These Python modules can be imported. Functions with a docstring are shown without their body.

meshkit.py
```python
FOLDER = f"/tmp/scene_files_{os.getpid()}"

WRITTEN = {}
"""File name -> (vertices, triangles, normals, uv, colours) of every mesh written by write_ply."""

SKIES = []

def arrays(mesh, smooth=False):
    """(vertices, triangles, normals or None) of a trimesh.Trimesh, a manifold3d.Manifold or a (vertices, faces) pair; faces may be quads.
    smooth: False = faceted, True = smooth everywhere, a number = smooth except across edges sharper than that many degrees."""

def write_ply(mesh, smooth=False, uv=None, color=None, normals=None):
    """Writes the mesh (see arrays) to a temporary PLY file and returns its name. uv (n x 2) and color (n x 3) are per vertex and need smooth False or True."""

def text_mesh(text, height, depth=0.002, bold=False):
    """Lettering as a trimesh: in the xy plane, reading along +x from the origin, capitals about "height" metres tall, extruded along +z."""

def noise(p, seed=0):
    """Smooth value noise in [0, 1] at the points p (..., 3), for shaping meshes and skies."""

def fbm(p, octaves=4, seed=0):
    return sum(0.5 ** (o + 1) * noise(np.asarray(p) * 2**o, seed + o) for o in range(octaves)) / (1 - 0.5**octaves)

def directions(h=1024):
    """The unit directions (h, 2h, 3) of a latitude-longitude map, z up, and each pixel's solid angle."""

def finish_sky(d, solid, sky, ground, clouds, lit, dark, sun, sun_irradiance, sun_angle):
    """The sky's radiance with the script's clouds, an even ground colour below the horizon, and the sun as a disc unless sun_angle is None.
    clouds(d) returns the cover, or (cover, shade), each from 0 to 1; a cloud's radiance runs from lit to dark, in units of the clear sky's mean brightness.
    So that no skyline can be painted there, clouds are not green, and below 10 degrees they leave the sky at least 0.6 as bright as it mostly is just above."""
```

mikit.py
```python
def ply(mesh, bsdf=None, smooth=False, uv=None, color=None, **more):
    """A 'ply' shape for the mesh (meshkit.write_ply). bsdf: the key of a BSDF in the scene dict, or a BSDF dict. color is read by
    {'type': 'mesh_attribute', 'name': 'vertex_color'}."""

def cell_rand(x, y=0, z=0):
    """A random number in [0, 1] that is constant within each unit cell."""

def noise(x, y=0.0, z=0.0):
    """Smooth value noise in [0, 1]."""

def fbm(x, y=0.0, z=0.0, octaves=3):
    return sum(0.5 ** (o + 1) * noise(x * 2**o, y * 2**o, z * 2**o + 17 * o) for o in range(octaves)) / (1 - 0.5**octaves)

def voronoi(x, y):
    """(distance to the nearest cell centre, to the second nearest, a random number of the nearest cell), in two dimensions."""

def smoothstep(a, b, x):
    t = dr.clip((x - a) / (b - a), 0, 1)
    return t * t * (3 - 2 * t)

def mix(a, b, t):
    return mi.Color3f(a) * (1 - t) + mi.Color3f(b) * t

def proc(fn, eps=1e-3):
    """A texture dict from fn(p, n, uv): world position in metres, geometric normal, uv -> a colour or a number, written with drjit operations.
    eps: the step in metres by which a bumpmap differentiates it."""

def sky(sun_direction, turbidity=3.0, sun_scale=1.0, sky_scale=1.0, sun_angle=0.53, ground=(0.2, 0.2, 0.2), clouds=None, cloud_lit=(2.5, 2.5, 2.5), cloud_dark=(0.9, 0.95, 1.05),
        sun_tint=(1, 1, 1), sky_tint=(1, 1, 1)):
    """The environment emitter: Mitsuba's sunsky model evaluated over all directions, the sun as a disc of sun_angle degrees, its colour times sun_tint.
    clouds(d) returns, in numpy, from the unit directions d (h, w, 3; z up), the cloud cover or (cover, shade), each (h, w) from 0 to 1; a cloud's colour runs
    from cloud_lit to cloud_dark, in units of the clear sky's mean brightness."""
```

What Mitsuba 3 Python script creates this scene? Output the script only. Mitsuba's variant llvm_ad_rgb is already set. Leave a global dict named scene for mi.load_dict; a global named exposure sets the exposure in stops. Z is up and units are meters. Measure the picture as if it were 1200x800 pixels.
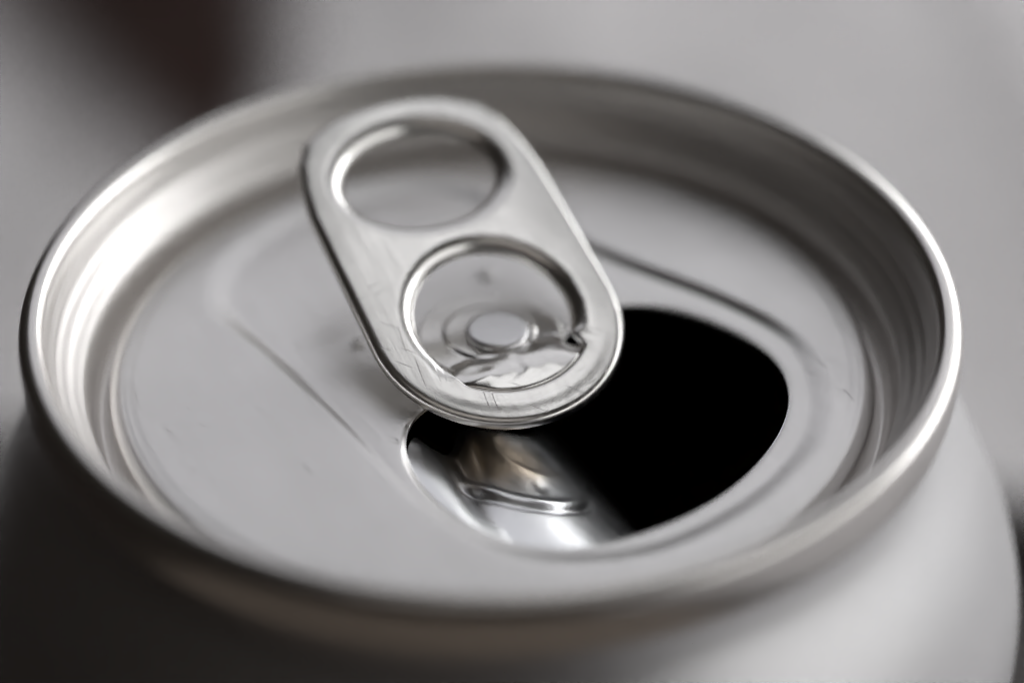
import math
import numpy as np
import trimesh
import mitsuba as mi
import drjit as dr
import mikit
import meshkit
from scipy.spatial import Delaunay
from scipy.interpolate import CubicSpline, interp1d
from shapely.geometry import Polygon, Point
import shapely

MM = 0.001
scene, labels = {"type": "scene"}, {}
T = mi.ScalarTransform4f

# ------------------------------------------------------------------ camera
# origin: centre of the lid panel; millimetres here, metres in the scene
ELEV, DIST, FPX = math.radians(36.68), 107.3, 2091.0
CX, CY = 577.1, 405.7
cam = np.array([0, -math.cos(ELEV), math.sin(ELEV)]) * DIST
fw = np.array([0, math.cos(ELEV), -math.sin(ELEV)])
rt = np.array([1.0, 0, 0])
up = np.cross(rt, fw)
aim = fw + rt * (600 - CX) / FPX - up * (400 - CY) / FPX
scene["camera"] = {
    "type": "thinlens", "fov": math.degrees(2 * math.atan(600 / FPX)), "fov_axis": "x",
    "near_clip": 0.01, "far_clip": 50.0, "aperture_radius": 3.6 * MM, "focus_distance": 102.0 * MM,
    "to_world": T().look_at(origin=(cam * MM).tolist(), target=((cam + aim * 100) * MM).tolist(), up=[0, 0, 1]),
}
exposure = 0.14

# ------------------------------------------------------------------ lamps


def softbox(name, centre, target, w, h, rgb, label):
    """a softbox panel: a glowing cloth (w x h metres) in front of a black case, facing target"""
    to = T().look_at(origin=list(centre), target=list(target), up=[0.01, 0.02, 1])
    m = trimesh.Trimesh([[-w / 2, -h / 2, 0], [w / 2, -h / 2, 0], [w / 2, h / 2, 0], [-w / 2, h / 2, 0]], [[0, 1, 2], [0, 2, 3]], process=False)
    scene[name + "__diffuser"] = mikit.ply(m, {"type": "diffuse", "reflectance": {"type": "rgb", "value": 0.6}}, to_world=to, emitter={"type": "area", "radiance": {"type": "rgb", "value": list(rgb)}})
    c = trimesh.creation.box((w + 0.04, h + 0.04, 0.12))
    c.apply_translation((0, 0, -0.065))
    scene[name + "__case"] = mikit.ply(c, "black_cloth", to_world=to)
    labels[name] = {"label": label, "category": "studio light"}


scene["black_cloth"] = {"type": "diffuse", "reflectance": {"type": "rgb", "value": 0.03}}
softbox("softbox", (0.94, 0.68, 0.35), (0, 0.0, 0), 1.5, 0.5, (3.8, 3.8, 3.8), "wide low softbox standing behind the can to the right, outside the picture")
softbox("softbox_001", (0.05, 1.12, 0.84), (0, 0, 0), 1.4, 0.95, (0.45, 0.45, 0.475), "dim wide softbox hanging high behind the can, outside the picture")
softbox("softbox_002", (0.30, 0.42, 1.25), (0, 0, 0), 0.62, 0.5, (0.80, 0.80, 0.81), "softbox hanging above the can, outside the picture")
softbox("softbox_003", (1.08, -0.42, 0.36), (0, 0, 0), 1.25, 0.75, (0.95, 0.94, 0.93), "softbox standing beside the can on the right, outside the picture")
softbox("softbox_004", (0.0, -0.62, 0.92), (0, 0, 0), 1.0, 0.6, (0.14, 0.118, 0.10), "very dim warm panel added above the camera in place of ceiling bounce, outside the picture")  # added panel, stands in for dim warm light off the ceiling
scene["room_glow"] = {"type": "constant", "radiance": {"type": "rgb", "value": [0.014, 0.012, 0.0105]}}

# ------------------------------------------------------------------ materials


def grain(p, lx, ly, rot):
    """fine rolled-metal grain, long along one direction (mm)"""
    c, s = math.cos(rot), math.sin(rot)
    x, y, z = p.x * 1000, p.y * 1000, p.z * 1000
    a, b = c * x + s * y, -s * x + c * y
    return mikit.noise(a / lx, b / ly, z / lx)


ROLL = math.radians(-58)


def scratches(p, rot, length, gap, chance, seed):
    """sparse short hairline scratches: 1 on the line, else 0"""
    c, s = math.cos(rot), math.sin(rot)
    x, y = p.x * 1000 + 60, p.y * 1000 + 60
    a, b = (c * x + s * y) / length, (-s * x + c * y) / gap
    ia, ib = dr.floor(a), dr.floor(b)
    on = dr.select(mikit.cell_rand(ia, ib, seed) < chance, 1.0, 0.0)
    fa, fb = a - ia, b - ib
    mid = 0.2 + 0.6 * mikit.cell_rand(ia, ib, seed + 1) + (mikit.cell_rand(ia, ib, seed + 2) - 0.5) * 0.35 * (fa - 0.5)
    d = (fb - mid) * gap
    return on * dr.exp(-dr.square(d / 0.02)) * mikit.smoothstep(0.0, 0.25, fa) * (1 - mikit.smoothstep(0.6, 1.0, fa))


def lid_relief(p, n, uv):
    return grain(p, 1.6, 0.035, ROLL) * 0.4 + grain(p, 0.4, 0.05, ROLL + 0.05) * 0.4 - 4.0 * scratches(p, ROLL - 0.05, 1.6, 0.5, 0.035, 3) - 2.5 * scratches(p, ROLL + 0.25, 0.9, 0.4, 0.02, 11)


def tab_relief(p, n, uv):
    return grain(p, 2.0, 0.06, -1.1) * 0.5 - 2.5 * scratches(p, -0.3, 1.6, 0.35, 0.10, 21) - 2.5 * scratches(p, -1.25, 2.4, 0.45, 0.10, 31) - 2.0 * scratches(p, 0.7, 1.1, 0.3, 0.06, 41)


lid_bump = mikit.proc(lid_relief, eps=8e-6)
lid_rough = mikit.proc(lambda p, n, uv: 0.26 + 0.07 * grain(p, 3.0, 0.12, ROLL) + 0.10 * mikit.fbm(p.x * 120, p.y * 120, p.z * 120))


def metal(base, rough, bump=None, scale=0.0, spec=None):
    b = {"type": "principled", "base_color": {"type": "rgb", "value": base} if not isinstance(base, dict) else base, "metallic": 1.0,
         "roughness": rough}
    if bump:
        b = {"type": "bumpmap", "arbitrary": bump, "scale": scale, "bsdf": b}
    return {"type": "twosided", "bsdf": b}


scene["lid_metal"] = metal([0.80, 0.79, 0.78], lid_rough, lid_bump, 3.6e-6)
scene["tab_metal"] = metal([0.84, 0.83, 0.81], mikit.proc(lambda p, n, uv: 0.15 + 0.10 * grain(p, 2.5, 0.15, -1.1) + 0.10 * mikit.fbm(p.x * 300, p.y * 300, p.z * 300)), mikit.proc(tab_relief, eps=8e-6), 2.5e-6)
scene["tongue_metal"] = metal([0.84, 0.83, 0.81], mikit.proc(lambda p, n, uv: 0.13 + 0.10 * mikit.fbm(p.x * 500, p.y * 500, p.z * 500)), mikit.proc(tab_relief, eps=8e-6), 1.5e-6)
scene["rivet_metal"] = metal([0.76, 0.76, 0.77], 0.34)
scene["wall_metal"] = metal([0.78, 0.76, 0.745], 0.42)
scene["rim_metal"] = metal([0.80, 0.78, 0.76], 0.28)
scene["body_metal"] = metal([0.80, 0.80, 0.81], 0.42)
flap_tint = mikit.proc(lambda p, n, uv: mikit.mix((0.83, 0.84, 0.86), (0.72, 0.60, 0.47), mikit.smoothstep(4.2, 1.2, dr.sqrt(dr.square(p.x * 1000 - 0.2) + dr.square(p.y * 1000 + 6.9)) + 1.6 * (mikit.fbm(p.x * 900, p.y * 900, p.z * 900) - 0.5))))      # warm tan reflection painted into the flap colour
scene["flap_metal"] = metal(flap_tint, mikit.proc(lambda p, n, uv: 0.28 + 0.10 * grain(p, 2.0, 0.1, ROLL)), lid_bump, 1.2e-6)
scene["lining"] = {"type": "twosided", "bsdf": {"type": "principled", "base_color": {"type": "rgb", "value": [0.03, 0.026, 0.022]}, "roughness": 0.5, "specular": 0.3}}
scene["table_wood"] = {"type": "principled", "base_color": mikit.proc(lambda p, n, uv: mikit.mix((0.022, 0.017, 0.015), (0.040, 0.031, 0.027), mikit.fbm(p.x * 8, p.y * 90, 0.0))), "roughness": 0.5}
scene["mat_weave"] = {"type": "diffuse", "reflectance": mikit.proc(lambda p, n, uv: mikit.mix((0.21, 0.175, 0.145), (0.32, 0.265, 0.22), mikit.fbm(p.x * 400, p.y * 60, 0.0)))}


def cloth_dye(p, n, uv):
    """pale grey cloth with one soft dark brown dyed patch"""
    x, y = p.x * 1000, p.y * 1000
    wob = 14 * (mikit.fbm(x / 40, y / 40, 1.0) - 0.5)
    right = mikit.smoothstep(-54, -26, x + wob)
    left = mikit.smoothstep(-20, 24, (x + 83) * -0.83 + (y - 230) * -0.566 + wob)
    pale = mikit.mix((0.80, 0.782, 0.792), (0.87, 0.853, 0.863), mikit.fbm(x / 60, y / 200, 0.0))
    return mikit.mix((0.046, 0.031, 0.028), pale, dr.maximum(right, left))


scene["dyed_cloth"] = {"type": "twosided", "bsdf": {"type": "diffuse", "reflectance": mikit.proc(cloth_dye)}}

# ------------------------------------------------------------------ mesh helpers


def put(key, mesh, bsdf, smooth=True):
    mesh.apply_scale(MM)
    scene[key] = mikit.ply(mesh, bsdf, smooth=smooth)


def lathe(pts, n=360):
    """profile (r, z) revolved about z"""
    pts = np.asarray(pts, float)
    t = np.linspace(0, 2 * np.pi, n, endpoint=False)
    v = np.stack([pts[:, 0, None] * np.cos(t), pts[:, 0, None] * np.sin(t), np.repeat(pts[:, 1, None], n, 1)], -1).reshape(-1, 3)
    i, j = np.meshgrid(np.arange(len(pts) - 1), np.arange(n), indexing="ij")
    q = np.stack([i * n + j, i * n + (j + 1) % n, (i + 1) * n + (j + 1) % n, (i + 1) * n + j], -1).reshape(-1, 4)
    return trimesh.Trimesh(v, np.vstack([q[:, [0, 1, 2]], q[:, [0, 2, 3]]]), process=False)


def curve(pts, n):
    """a smooth curve through the points, n samples, chord-length parameter"""
    pts = np.asarray(pts, float)
    d = np.r_[0, np.cumsum(np.hypot(*np.diff(pts, axis=0).T) ** 0.6)]
    return CubicSpline(d, pts)(np.linspace(0, d[-1], n))


def closed_curve(pts, n):
    pts = np.asarray(list(pts) + [pts[0]], float)
    d = np.r_[0, np.cumsum(np.hypot(*np.diff(pts, axis=0).T))]
    return CubicSpline(d, pts, bc_type="periodic")(np.linspace(0, d[-1], n, endpoint=False))


def resample(line, step):
    n = max(8, int(line.length / step))
    return np.array([line.interpolate(k / n, normalized=True).coords[0] for k in range(n)])


def sheet(poly, grid, offsets=(), step=0.12):
    """points and triangles of a flat domain: hexagonal grid inside, rings parallel to every edge"""
    pts, bounds = [], [poly.exterior, *poly.interiors]
    ring = np.vstack([resample(b, step) for b in bounds])
    pts.append(ring)
    last = 0.0
    for o in offsets:
        p = poly.buffer(-o)
        for g in getattr(p, "geoms", [p]):
            pts += [resample(b, step) for b in (g.exterior, *g.interiors)]
        last = o
    x0, y0, x1, y1 = poly.bounds
    gx, gy = np.meshgrid(np.arange(x0, x1, grid), np.arange(y0, y1, grid * 0.866))
    gx[1::2] += grid / 2
    g = np.c_[gx.ravel(), gy.ravel()]
    inner = poly.buffer(-(last + 0.6 * grid))
    shapely.prepare(inner)
    pts.append(g[shapely.contains_xy(inner, g[:, 0], g[:, 1])])
    p = np.vstack(pts)
    tri = Delaunay(p).simplices
    c = p[tri].mean(1)
    big = poly.buffer(1e-4)
    shapely.prepare(big)
    tri = tri[shapely.contains_xy(big, c[:, 0], c[:, 1])]
    a, b, d = p[tri[:, 0]], p[tri[:, 1]], p[tri[:, 2]]
    area = (b[:, 0] - a[:, 0]) * (d[:, 1] - a[:, 1]) - (b[:, 1] - a[:, 1]) * (d[:, 0] - a[:, 0])
    tri = np.where(area[:, None] < 0, tri[:, ::-1], tri)[np.abs(area) > 1e-9]
    return p, tri


def edge_distance(poly, p):
    q = shapely.points(p)
    return np.min([shapely.distance(b, q) for b in (poly.exterior, *poly.interiors)], axis=0)


def boundary_edges(tri):
    e = np.vstack([tri[:, [0, 1]], tri[:, [1, 2]], tri[:, [2, 0]]])
    key = np.sort(e, 1)
    _, inv, cnt = np.unique(key, axis=0, return_inverse=True, return_counts=True)
    return e[cnt[inv.ravel()] == 1]


def solid(v_top, v_bot, tri):
    """closes a top and a bottom sheet of equal layout with walls"""
    n = len(v_top)
    e = boundary_edges(tri)
    walls = np.vstack([np.c_[e[:, 1], e[:, 0], e[:, 0] + n], np.c_[e[:, 1], e[:, 0] + n, e[:, 1] + n]])
    return trimesh.Trimesh(np.vstack([v_top, v_bot]), np.vstack([tri, tri[:, ::-1] + n, walls]), process=False)


def sstep(a, b, x):
    t = np.clip((x - a) / (b - a), 0, 1)
    return t * t * (3 - 2 * t)


# ------------------------------------------------------------------ surface under and behind the can
Z_TABLE = -120.0
tb = trimesh.creation.box((3000, 3000, 30))
tb.apply_translation((0, 600, Z_TABLE - 15))
put("table_surface", tb, "table_wood", smooth=False)
labels["table_surface"] = {"label": "dark brown table surface under the can", "kind": "structure"}


mat = trimesh.creation.cylinder(radius=125, height=2.3, sections=96)  # added mat, gives the front rim seam its brown reflection
mat.apply_translation((-25, -85, Z_TABLE + 1.15 + 0.02))
put("added_mat", mat, "mat_weave", smooth=40)
labels["added_mat"] = {"label": "round brown mat under the can, added for its brown reflection in the rim", "category": "place mat"}

cloth_poly = Polygon([(-180, 122), (-60, 132), (30, 120), (85, 112), (122, 70), (118, -20), (124, -120), (95, -260), (130, -330), (420, -330), (700, 300), (700, 900), (-100, 900), (-112, 430), (-180, 340)]).buffer(-8).buffer(8)
p, tri = sheet(cloth_poly, 6.0, step=5.0)
h = 4.0 * meshkit.fbm(np.c_[p / 70, np.zeros(len(p))], seed=3) + 9.0 * meshkit.fbm(np.c_[p[:, 0] / 38, p[:, 1] / 320, np.zeros(len(p))], 2, seed=6)
top, bot = np.c_[p, Z_TABLE + 3.2 + h], np.c_[p, Z_TABLE + 2.6 + 0 * h]
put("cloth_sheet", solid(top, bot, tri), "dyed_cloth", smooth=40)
labels["cloth_sheet"] = {"label": "pale grey cloth with a soft dark brown patch, lying behind the can", "category": "cloth"}

# ------------------------------------------------------------------ the can
CAN = "beverage_can"
labels[CAN] = {"label": "opened silver aluminium drink can with its tab lifted and turned", "category": "can"}
AX = math.radians(-46.5)          # direction from the rivet to the mouth of the lid
ea, eb = np.array([math.cos(AX), math.sin(AX)]), np.array([-math.sin(AX), math.cos(AX)])


def to_xy(ab):
    ab = np.asarray(ab, float)
    return ab[..., :1] * ea + ab[..., 1:] * eb


def to_ab(xy):
    xy = np.asarray(xy, float)
    return np.stack([xy @ ea, xy @ eb], -1)


# mouth outline, half widths along the axis
OB = 0.3
half = [(2.6, 2.5), (1.5, 5.5), (1.7, 8.2), (4.0, 10.6), (7.0, 11.6), (10.0, 11.8), (12.6, 11.2), (15.2, 9.1), (16.8, 6.2), (17.7, 3.1)]
mouth_ab = [(3.2, OB)] + [(a, OB + b) for a, b in half] + [(18.0, OB)] + [(a, OB - b) for a, b in half[::-1]]
mouth_ab = closed_curve(mouth_ab, 400)
mouth = Polygon(to_xy(mouth_ab))
# sunken field round mouth and tab
DB = 0.8
halfd = [(-19.3, 4.0), (-17.4, 7.9), (-15.0, 9.8), (-11.4, 10.5), (-8, 10.8), (-4, 11.4), (0, 12.0), (4, 12.8), (8, 13.3), (10, 13.3), (12.7, 12.7), (15, 11.3), (17, 9.2), (18.7, 6.2), (19.4, 3.4)]
field_ab = closed_curve([(-19.8, DB)] + [(a, DB + b) for a, b in halfd] + [(19.7, DB)] + [(a, DB - b) for a, b in halfd[::-1]], 500)
field = Polygon(to_xy(field_ab))
R_PANEL = 22.0


def lid_height(xy):
    q = shapely.points(xy)
    inside = shapely.contains(field, q)
    d = shapely.distance(field.exterior, q) * np.where(inside, 1, -1)
    ab = to_ab(xy)
    wide = 0.52 + 0.40 * sstep(8, 17, ab[:, 0]) + 0.65 * sstep(-9, -16, ab[:, 0])
    deep = 0.38 - 0.28 * sstep(-8, -3, ab[:, 0]) * sstep(-2, -7, ab[:, 1]) * (1 - sstep(10, 16, ab[:, 0]))
    z = -deep * sstep(-1, 1, d / wide)
    z -= 0.045 * np.exp(-((d - 0.25) / 0.22) ** 2) * sstep(0.34, 0.2, deep)
    r = np.hypot(xy[:, 0], xy[:, 1])
    # rounded bead along the sunken field's foot
    z -= 0.02 * np.exp(-((d - 0.6) / 0.35) ** 2)
    # stand-off dimples beside the rivet
    for b in (-5.3, 5.3):
        rr = np.hypot(ab[:, 0] + 6.2, ab[:, 1] - b)
        z += 0.20 * np.exp(-(rr / 0.50) ** 2)
    # boss under the rivet
    z += 0.30 * np.exp(-(r / 3.6) ** 4)
    # mouth lip rolls down a little
    dm = shapely.distance(mouth.exterior, q)
    z -= 0.07 * np.exp(-(dm / 0.16) ** 2) + 0.05 * np.exp(-(dm / 0.9) ** 2)
    # the pushed-in hinge side of the mouth
    hinge = np.exp(-((ab[:, 0] - 6.5) / 4.2) ** 2) * sstep(-6, -9, ab[:, 1])
    z -= 0.25 * hinge * np.exp(-(dm / 0.3) ** 2)
    # coined band at the border
    z -= 0.06 * sstep(21.45, 22.0, r) + 0.035 * np.exp(-((r - 21.5) / 0.13) ** 2)
    # faint handling dents
    z += 0.05 * (meshkit.fbm(np.c_[xy / 6.0, 0 * r], 3, seed=4) - 0.5)
    for (px, py, ang) in ((-5.9, -8.5, 0.2), (-5.0, -7.3, 0.5)):
        u, w = xy[:, 0] - px, xy[:, 1] - py
        rr = np.hypot(u, w + 0.5)
        z -= 0.07 * np.exp(-((rr - 0.6) / 0.07) ** 2) * (np.abs(np.arctan2(w + 0.5, u) - 1.2 + ang) < 0.8)
    return z


disc = Polygon(np.c_[np.cos(np.linspace(0, 2 * np.pi, 720, endpoint=False)), np.sin(np.linspace(0, 2 * np.pi, 720, endpoint=False))] * R_PANEL)
panel = disc.difference(mouth)
p, tri = sheet(panel, 0.2, offsets=(0.06, 0.13, 0.22, 0.34, 0.5), step=0.13)
z = lid_height(p)
top = np.c_[p, z]
bot = np.c_[p, z - 0.22]
lid_top = solid(top, bot, tri)
# border, countersink and chuck wall
zb = float(np.median(z[np.abs(np.hypot(*p.T) - R_PANEL) < 1e-3]))
prof = [(R_PANEL, zb), (22.15, zb - 0.02), (22.32, zb - 0.09), (22.55, zb - 0.26), (22.70, zb - 0.42), (22.78, zb - 0.65), (22.83, -1.1), (22.92, -1.55), (23.1, -1.85), (23.35, -1.95),
        (23.6, -1.8), (23.76, -1.4), (23.84, -0.8), (23.9, -0.1), (24.0, 0.5), (24.2, 0.95), (24.55, 1.5), (24.9, 2.05), (25.15, 2.5), (25.3, 2.8), (25.4, 3.2), (25.5, 3.8)]
wall = curve(prof, 240)
wall[:, 0] += 0.018 * np.sin(wall[:, 1] * 2 * np.pi / 0.85) * sstep(0.2, 0.9, wall[:, 1]) * (1 - sstep(3.0, 3.6, wall[:, 1])) * (wall[:, 0] > 23.9)
wm = lathe(wall, 480)
wm.invert()
lid = trimesh.util.concatenate([lid_top])
put(CAN + "__lid", lid, "lid_metal", smooth=35)
put(CAN + "__countersink", wm, "wall_metal", smooth=True)

# seamed rim
rim = curve([(25.5, 3.8), (25.6, 4.45), (25.8, 4.95), (26.12, 5.22), (26.55, 5.22), (26.9, 5.02), (27.1, 4.65), (27.16, 4.15), (27.16, 3.2), (27.14, 2.6), (27.08, 2.05), (26.92, 1.7), (26.7, 1.5), (26.4, 1.42), (26.1, 1.4)], 140)
rm = lathe(rim, 480)
rm.invert()
put(CAN + "__rim", rm, "rim_metal", smooth=True)

# neck, shoulder, wall and foot
body = curve([(26.1, 1.4), (25.95, 1.0), (25.95, 0.3), (26.25, -0.8), (27.0, -2.2), (28.6, -4.6), (30.3, -7.3), (31.7, -10.0), (32.75, -12.4), (33.3, -14.8), (33.45, -17.5), (33.45, -25)], 120)
body = np.vstack([body, [(33.45, -60), (33.45, -104)], curve([(33.45, -104.2), (32.6, -107), (30.5, -111.5), (27.2, -116), (25.2, -117.5), (23.6, -116), (21, -111), (12, -107.5), (0.01, -106.5)], 60)])
bm = lathe(body, 360)
bm.invert()
put(CAN + "__body", bm, "body_metal", smooth=True)
inner = np.vstack([[(25.6, 0.9), (25.7, 0.0)], curve([(25.9, -1.0), (28.2, -4.9), (31.3, -10.2), (32.6, -15.0), (32.75, -20.0)], 30), [(32.75, -60), (32.75, -103)], curve([(32.7, -103.5), (30.0, -108), (22, -108.5), (0.01, -105.5)], 20)])
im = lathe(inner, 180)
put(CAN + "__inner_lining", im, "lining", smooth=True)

# torn mouth flap, still hinged on its left side and rolled down into the can
HD = math.radians(28)            # the way the flap dips, across its hinge
hu, hv = np.array([math.cos(HD), math.sin(HD)]), np.array([math.sin(HD), -math.cos(HD)])
flap_poly = mouth.buffer(-0.10).intersection(Polygon([-9.5 * hu - 40 * hv, 40 * hu - 40 * hv, 40 * hu + 40 * hv, -9.5 * hu + 40 * hv]))
# the torn corner beside the hinge
flap_poly = flap_poly.difference(Polygon([(-8, -2), (-5.2, -5.4), (-4.3, -6.4), (-3.5, -6.8), (-2.7, -6.5), (-2.1, -5.6), (-1.8, -4.2), (2, 2), (3, 9), (-8, 9)]).buffer(0.12))
if flap_poly.geom_type != "Polygon":
    flap_poly = max(flap_poly.geoms, key=lambda g: g.area)
flap_poly = flap_poly.buffer(-0.25).buffer(0.25)
p, tri = sheet(flap_poly, 0.16, offsets=(0.06, 0.14, 0.25, 0.4), step=0.12)
q = shapely.points(p)
de = shapely.distance(flap_poly.exterior, q)
u, v = p @ hu + 8.0, p @ hv
rb = np.hypot(p[:, 0] - 2.0, p[:, 1] + 6.9)
h = 0.17 * np.exp(-((rb - 4.0) / 0.40) ** 2) - 0.16 * np.exp(-((rb - 4.6) / 0.26) ** 2)
h *= sstep(-0.2, -2.6, p[:, 1] + 6.9)          # pressed bead, an arc
h += 0.05 * np.exp(-((np.hypot(p[:, 0] - 2.6, p[:, 1] + 5.2) - 2.3) / 0.4) ** 2)
h -= 0.10 * np.exp(-(((p[:, 0] - 3.1) / 0.45) ** 2 + ((p[:, 1] + 8.9) / 0.7) ** 2))                 # tooth mark of the nose
h += 0.03 * np.exp(-((de - 1.2) / 0.5) ** 2) * sstep(3.0, 5.0, u)                                  # rim bead of the flap
h -= 0.25 * np.exp(-(de / 0.35) ** 2) * sstep(1.0, 3.0, u)
h += 0.06 * (meshkit.fbm(np.c_[p / 4.0, 0 * h], 2, seed=9) - 0.5)
h -= 0.75 * np.exp(-((u - 2.4 + 0.25 * (v - 8)) / 0.85) ** 2) * sstep(13.0, 6.5, v)                     # deep fold beside the hinge
ss = np.linspace(-4, 32, 3000)
TH = np.interp(ss, [-4, -1.3, 0.0, 1.2, 1.75, 2.3, 4, 6, 8, 10, 13, 18, 32], np.radians([0, 0, 20, 31, 31, 9, 12, 23, 34, 40, 50, 68, 80]))
cu = np.cumsum(np.cos(TH)) * (ss[1] - ss[0])
cz = -np.cumsum(np.sin(TH)) * (ss[1] - ss[0])
cu += -1.3 - np.interp(-1.3, ss, cu)
cz -= np.interp(-1.3, ss, cz)
fu, fz, ft = np.interp(u, ss, cu), np.interp(u, ss, cz), np.interp(u, ss, TH)


def flap_vertices(hh):
    return np.c_[np.outer(fu - 8.0 + np.sin(ft) * hh, hu) + np.outer(v, hv), -0.85 + fz + np.cos(ft) * hh]


fm = solid(flap_vertices(h), flap_vertices(h - 0.22), tri)
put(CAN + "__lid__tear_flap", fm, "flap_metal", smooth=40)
labels[CAN + "__lid__tear_flap"] = {"label": "torn mouth flap bent down into the can"}

# pull tab, lifted and turned
TAZ, TTI, TZ = math.radians(-65.0), math.radians(19.0), 2.75
tl = np.array([math.cos(TAZ) * math.cos(TTI), math.sin(TAZ) * math.cos(TTI), -math.sin(TTI)])
tw = np.array([-math.sin(TAZ), math.cos(TAZ), 0.0])
tn = np.cross(tl, tw)
T0 = np.array([0.0, 0.0, TZ]) + 0.17 * tw


def tab_world(l, w, hh):
    return T0 + np.outer(l, tl) + np.outer(w, tw) + np.outer(hh, tn)


nose = [(0.22 + 7.83 * math.cos(t), 7.83 * math.sin(t)) for t in np.linspace(math.pi / 2, -math.pi / 2, 90)]
side = [(-3.0, -7.83), (-7.0, -7.83), (-10.2, -7.8)]
tail = [(-12.3, -7.5), (-14.4, -6.95), (-15.95, -5.95), (-17.1, -3.8), (-17.5, -1.9), (-17.62, 0.0)]
outline = nose + side + tail + [(a, -b) for a, b in (tail[:-1])[::-1]] + [(a, -b) for a, b in side[::-1]]
tab_poly = Polygon(outline).buffer(-0.35).buffer(0.35)
finger = Polygon(closed_curve([(-11.25 + 3.8 * math.cos(t) * (1 + 0.0 * math.sin(t)), 4.95 * math.sin(t)) for t in np.linspace(0, 2 * np.pi, 24, endpoint=False)], 200))
RH = 4.75
hole_pts = []
for t in np.linspace(0, 2 * np.pi, 300, endpoint=False):
    tt = abs((t + np.pi) % (2 * np.pi) - np.pi)
    r = RH + 1.05 * (1 - (sstep(0.78, 0.98, tt) if t < np.pi else sstep(0.60, 1.20, tt)))
    hole_pts.append((r * math.cos(t), r * math.sin(t)))
hole = Polygon(hole_pts)
ring = tab_poly.difference(finger).difference(hole)
p, tri = sheet(ring, 0.22, offsets=(0.015, 0.05, 0.10, 0.17, 0.26, 0.38, 0.52, 0.68, 0.86), step=0.11)
q = shapely.points(p)
do, df, dh = shapely.distance(tab_poly.exterior, q), shapely.distance(finger.exterior, q), shapely.distance(hole.exterior, q)
ang = np.abs(np.arctan2(p[:, 1], p[:, 0]))
THK = 1.15


def roll(d, r, drop):
    x = np.clip(1 - d / r, 0, 1)
    return -drop * (1 - np.sqrt(np.clip(1 - x * x, 0, 1)))


def bevel(d, r, drop):
    x = np.clip(1 - d / r, 0, 1)
    return -drop * (0.65 * x ** 1.6 + 0.35 * x ** 5)


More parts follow.
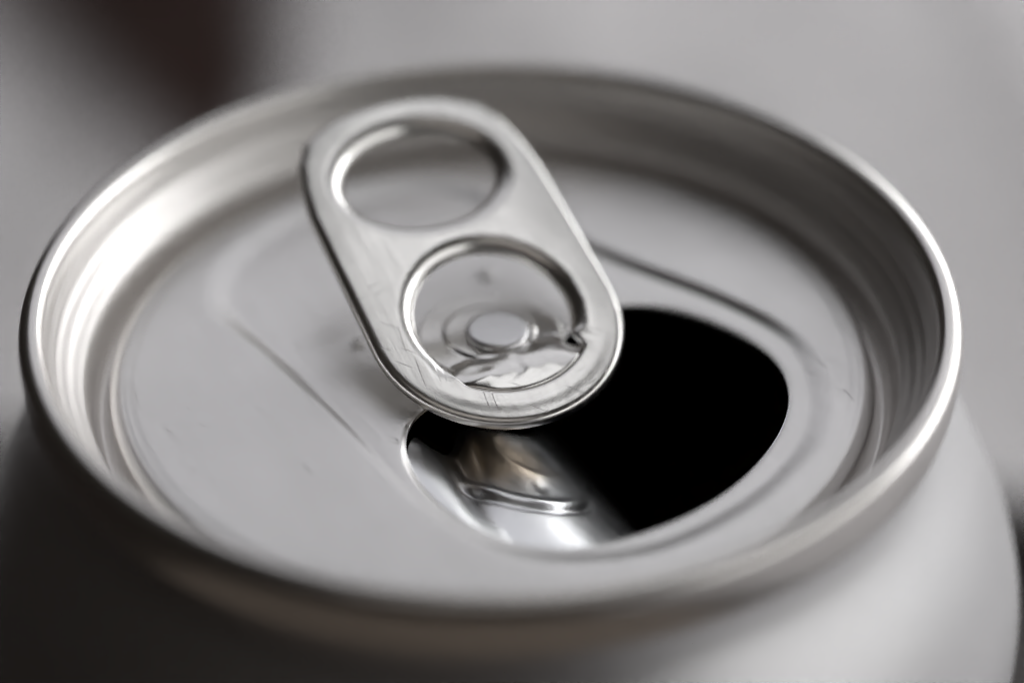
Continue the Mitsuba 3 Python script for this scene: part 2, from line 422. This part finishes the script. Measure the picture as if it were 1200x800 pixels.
wn = 1 - sstep(0.80, 1.15, ang)
top_h = roll(do, 0.50, 0.52) + bevel(df, 1.25, 0.85) + wn * roll(dh, 0.22, 0.12) + (1 - wn) * bevel(dh, 1.05, 0.80)
top_h -= 0.0045 * p[:, 1] ** 2 + 0.0011 * (p[:, 0] + 6) ** 2          # the tab is slightly crowned
top_h += 0.05 * sstep(3.0, 6.0, p[:, 0]) * np.exp(-((np.hypot(p[:, 0], p[:, 1]) - 6.7) / 0.35) ** 2)
top_h += 0.06 * (meshkit.fbm(np.c_[p / 4.5, 0 * do], 3, seed=2) - 0.5)
bot_h = -THK - roll(do, 0.55, 0.55) - roll(df, 0.6, 0.5) - roll(dh, 0.6, 0.5)
bot_h = np.minimum(bot_h, top_h - 0.02)
# hollow underside between the curled edges
hollow = sstep(1.0, 1.5, np.minimum(do, np.minimum(df, dh)))
bot_h = bot_h * (1 - hollow) + (top_h - 0.30) * hollow
tm = solid(tab_world(p[:, 0], p[:, 1], top_h), tab_world(p[:, 0], p[:, 1], bot_h), tri)
put(CAN + "__pull_tab", tm, "tab_metal", smooth=45)

# rivet tongue: flat round island on the lid, rising to the nose
isl = Point(0.1, 0).buffer(4.35, quad_segs=48)
bridge = Polygon([(0, 0)] + [(5.72 * math.cos(t), 5.72 * math.sin(t)) for t in np.linspace(-0.93, 0.93, 60)])
bridge = bridge.intersection(shapely.box(1.2, -10, 10, 10))
tongue = isl.union(bridge).buffer(0.35).buffer(-0.35).buffer(-0.25).buffer(0.25)
p, tri = sheet(tongue, 0.14, offsets=(0.04, 0.10, 0.18, 0.3), step=0.10)
q = shapely.points(p)
dt = shapely.distance(tongue.exterior, q)
rr = np.hypot(p[:, 0], p[:, 1])
flat = (0.46 + 0.065 * p[:, 0] - TZ + p[:, 0] * math.sin(TTI)) / math.cos(TTI)
x = p[:, 0] - 0.03 * p[:, 1] ** 2
knee = np.clip((x - 1.75) / (5.15 - 1.75), 0, 1)
s = knee + 0.04 * np.sin(np.pi * knee)
edge = -0.08 - 0.0045 * p[:, 1] ** 2 - 0.0011 * (p[:, 0] + 6) ** 2
hh = flat * (1 - s) + edge * s + roll(dt, 0.22, 0.16)
# V crease and a dent in the slope
hh -= 0.10 * np.exp(-((p[:, 1] - 0.3 + 0.12 * p[:, 0]) / 0.30) ** 2) * sstep(2.6, 3.4, p[:, 0]) * (1 - sstep(4.0, 4.8, p[:, 0]))
hh -= 0.55 * np.exp(-(((p[:, 0] - 3.2) / 0.9) ** 2 + ((p[:, 1] - 4.0) / 0.8) ** 2))
hh += 0.12 * (meshkit.fbm(np.c_[p / 1.3, 0 * rr], 2, seed=7) - 0.5) * sstep(0.05, 0.3, s) * (1 - sstep(0.85, 1.0, s))
hh += 0.16 * np.exp(-(((p[:, 0] - 4.1) / 0.55) ** 2 + ((p[:, 1] + 2.5) / 0.9) ** 2)) * sstep(0.0, 0.4, dt)
# step ring round the rivet
hh += 0.16 * (1 - sstep(2.62, 2.85, rr)) * (1 - sstep(0.0, 0.3, s))
tg = solid(tab_world(p[:, 0], p[:, 1], hh), tab_world(p[:, 0], p[:, 1], hh - 0.28), tri)
put(CAN + "__pull_tab__rivet_tongue", tg, "tongue_metal", smooth=40)

rv = lathe(curve([(0.01, 1.22), (0.8, 1.22), (1.4, 1.24), (1.68, 1.23), (1.86, 1.14), (1.95, 0.97), (1.92, 0.80), (1.80, 0.62), (1.70, 0.30)], 50), 96)
rv.invert()
rv.apply_translation((0.3, 0.2, 0.02))
put(CAN + "__rivet", rv, "rivet_metal", smooth=40)
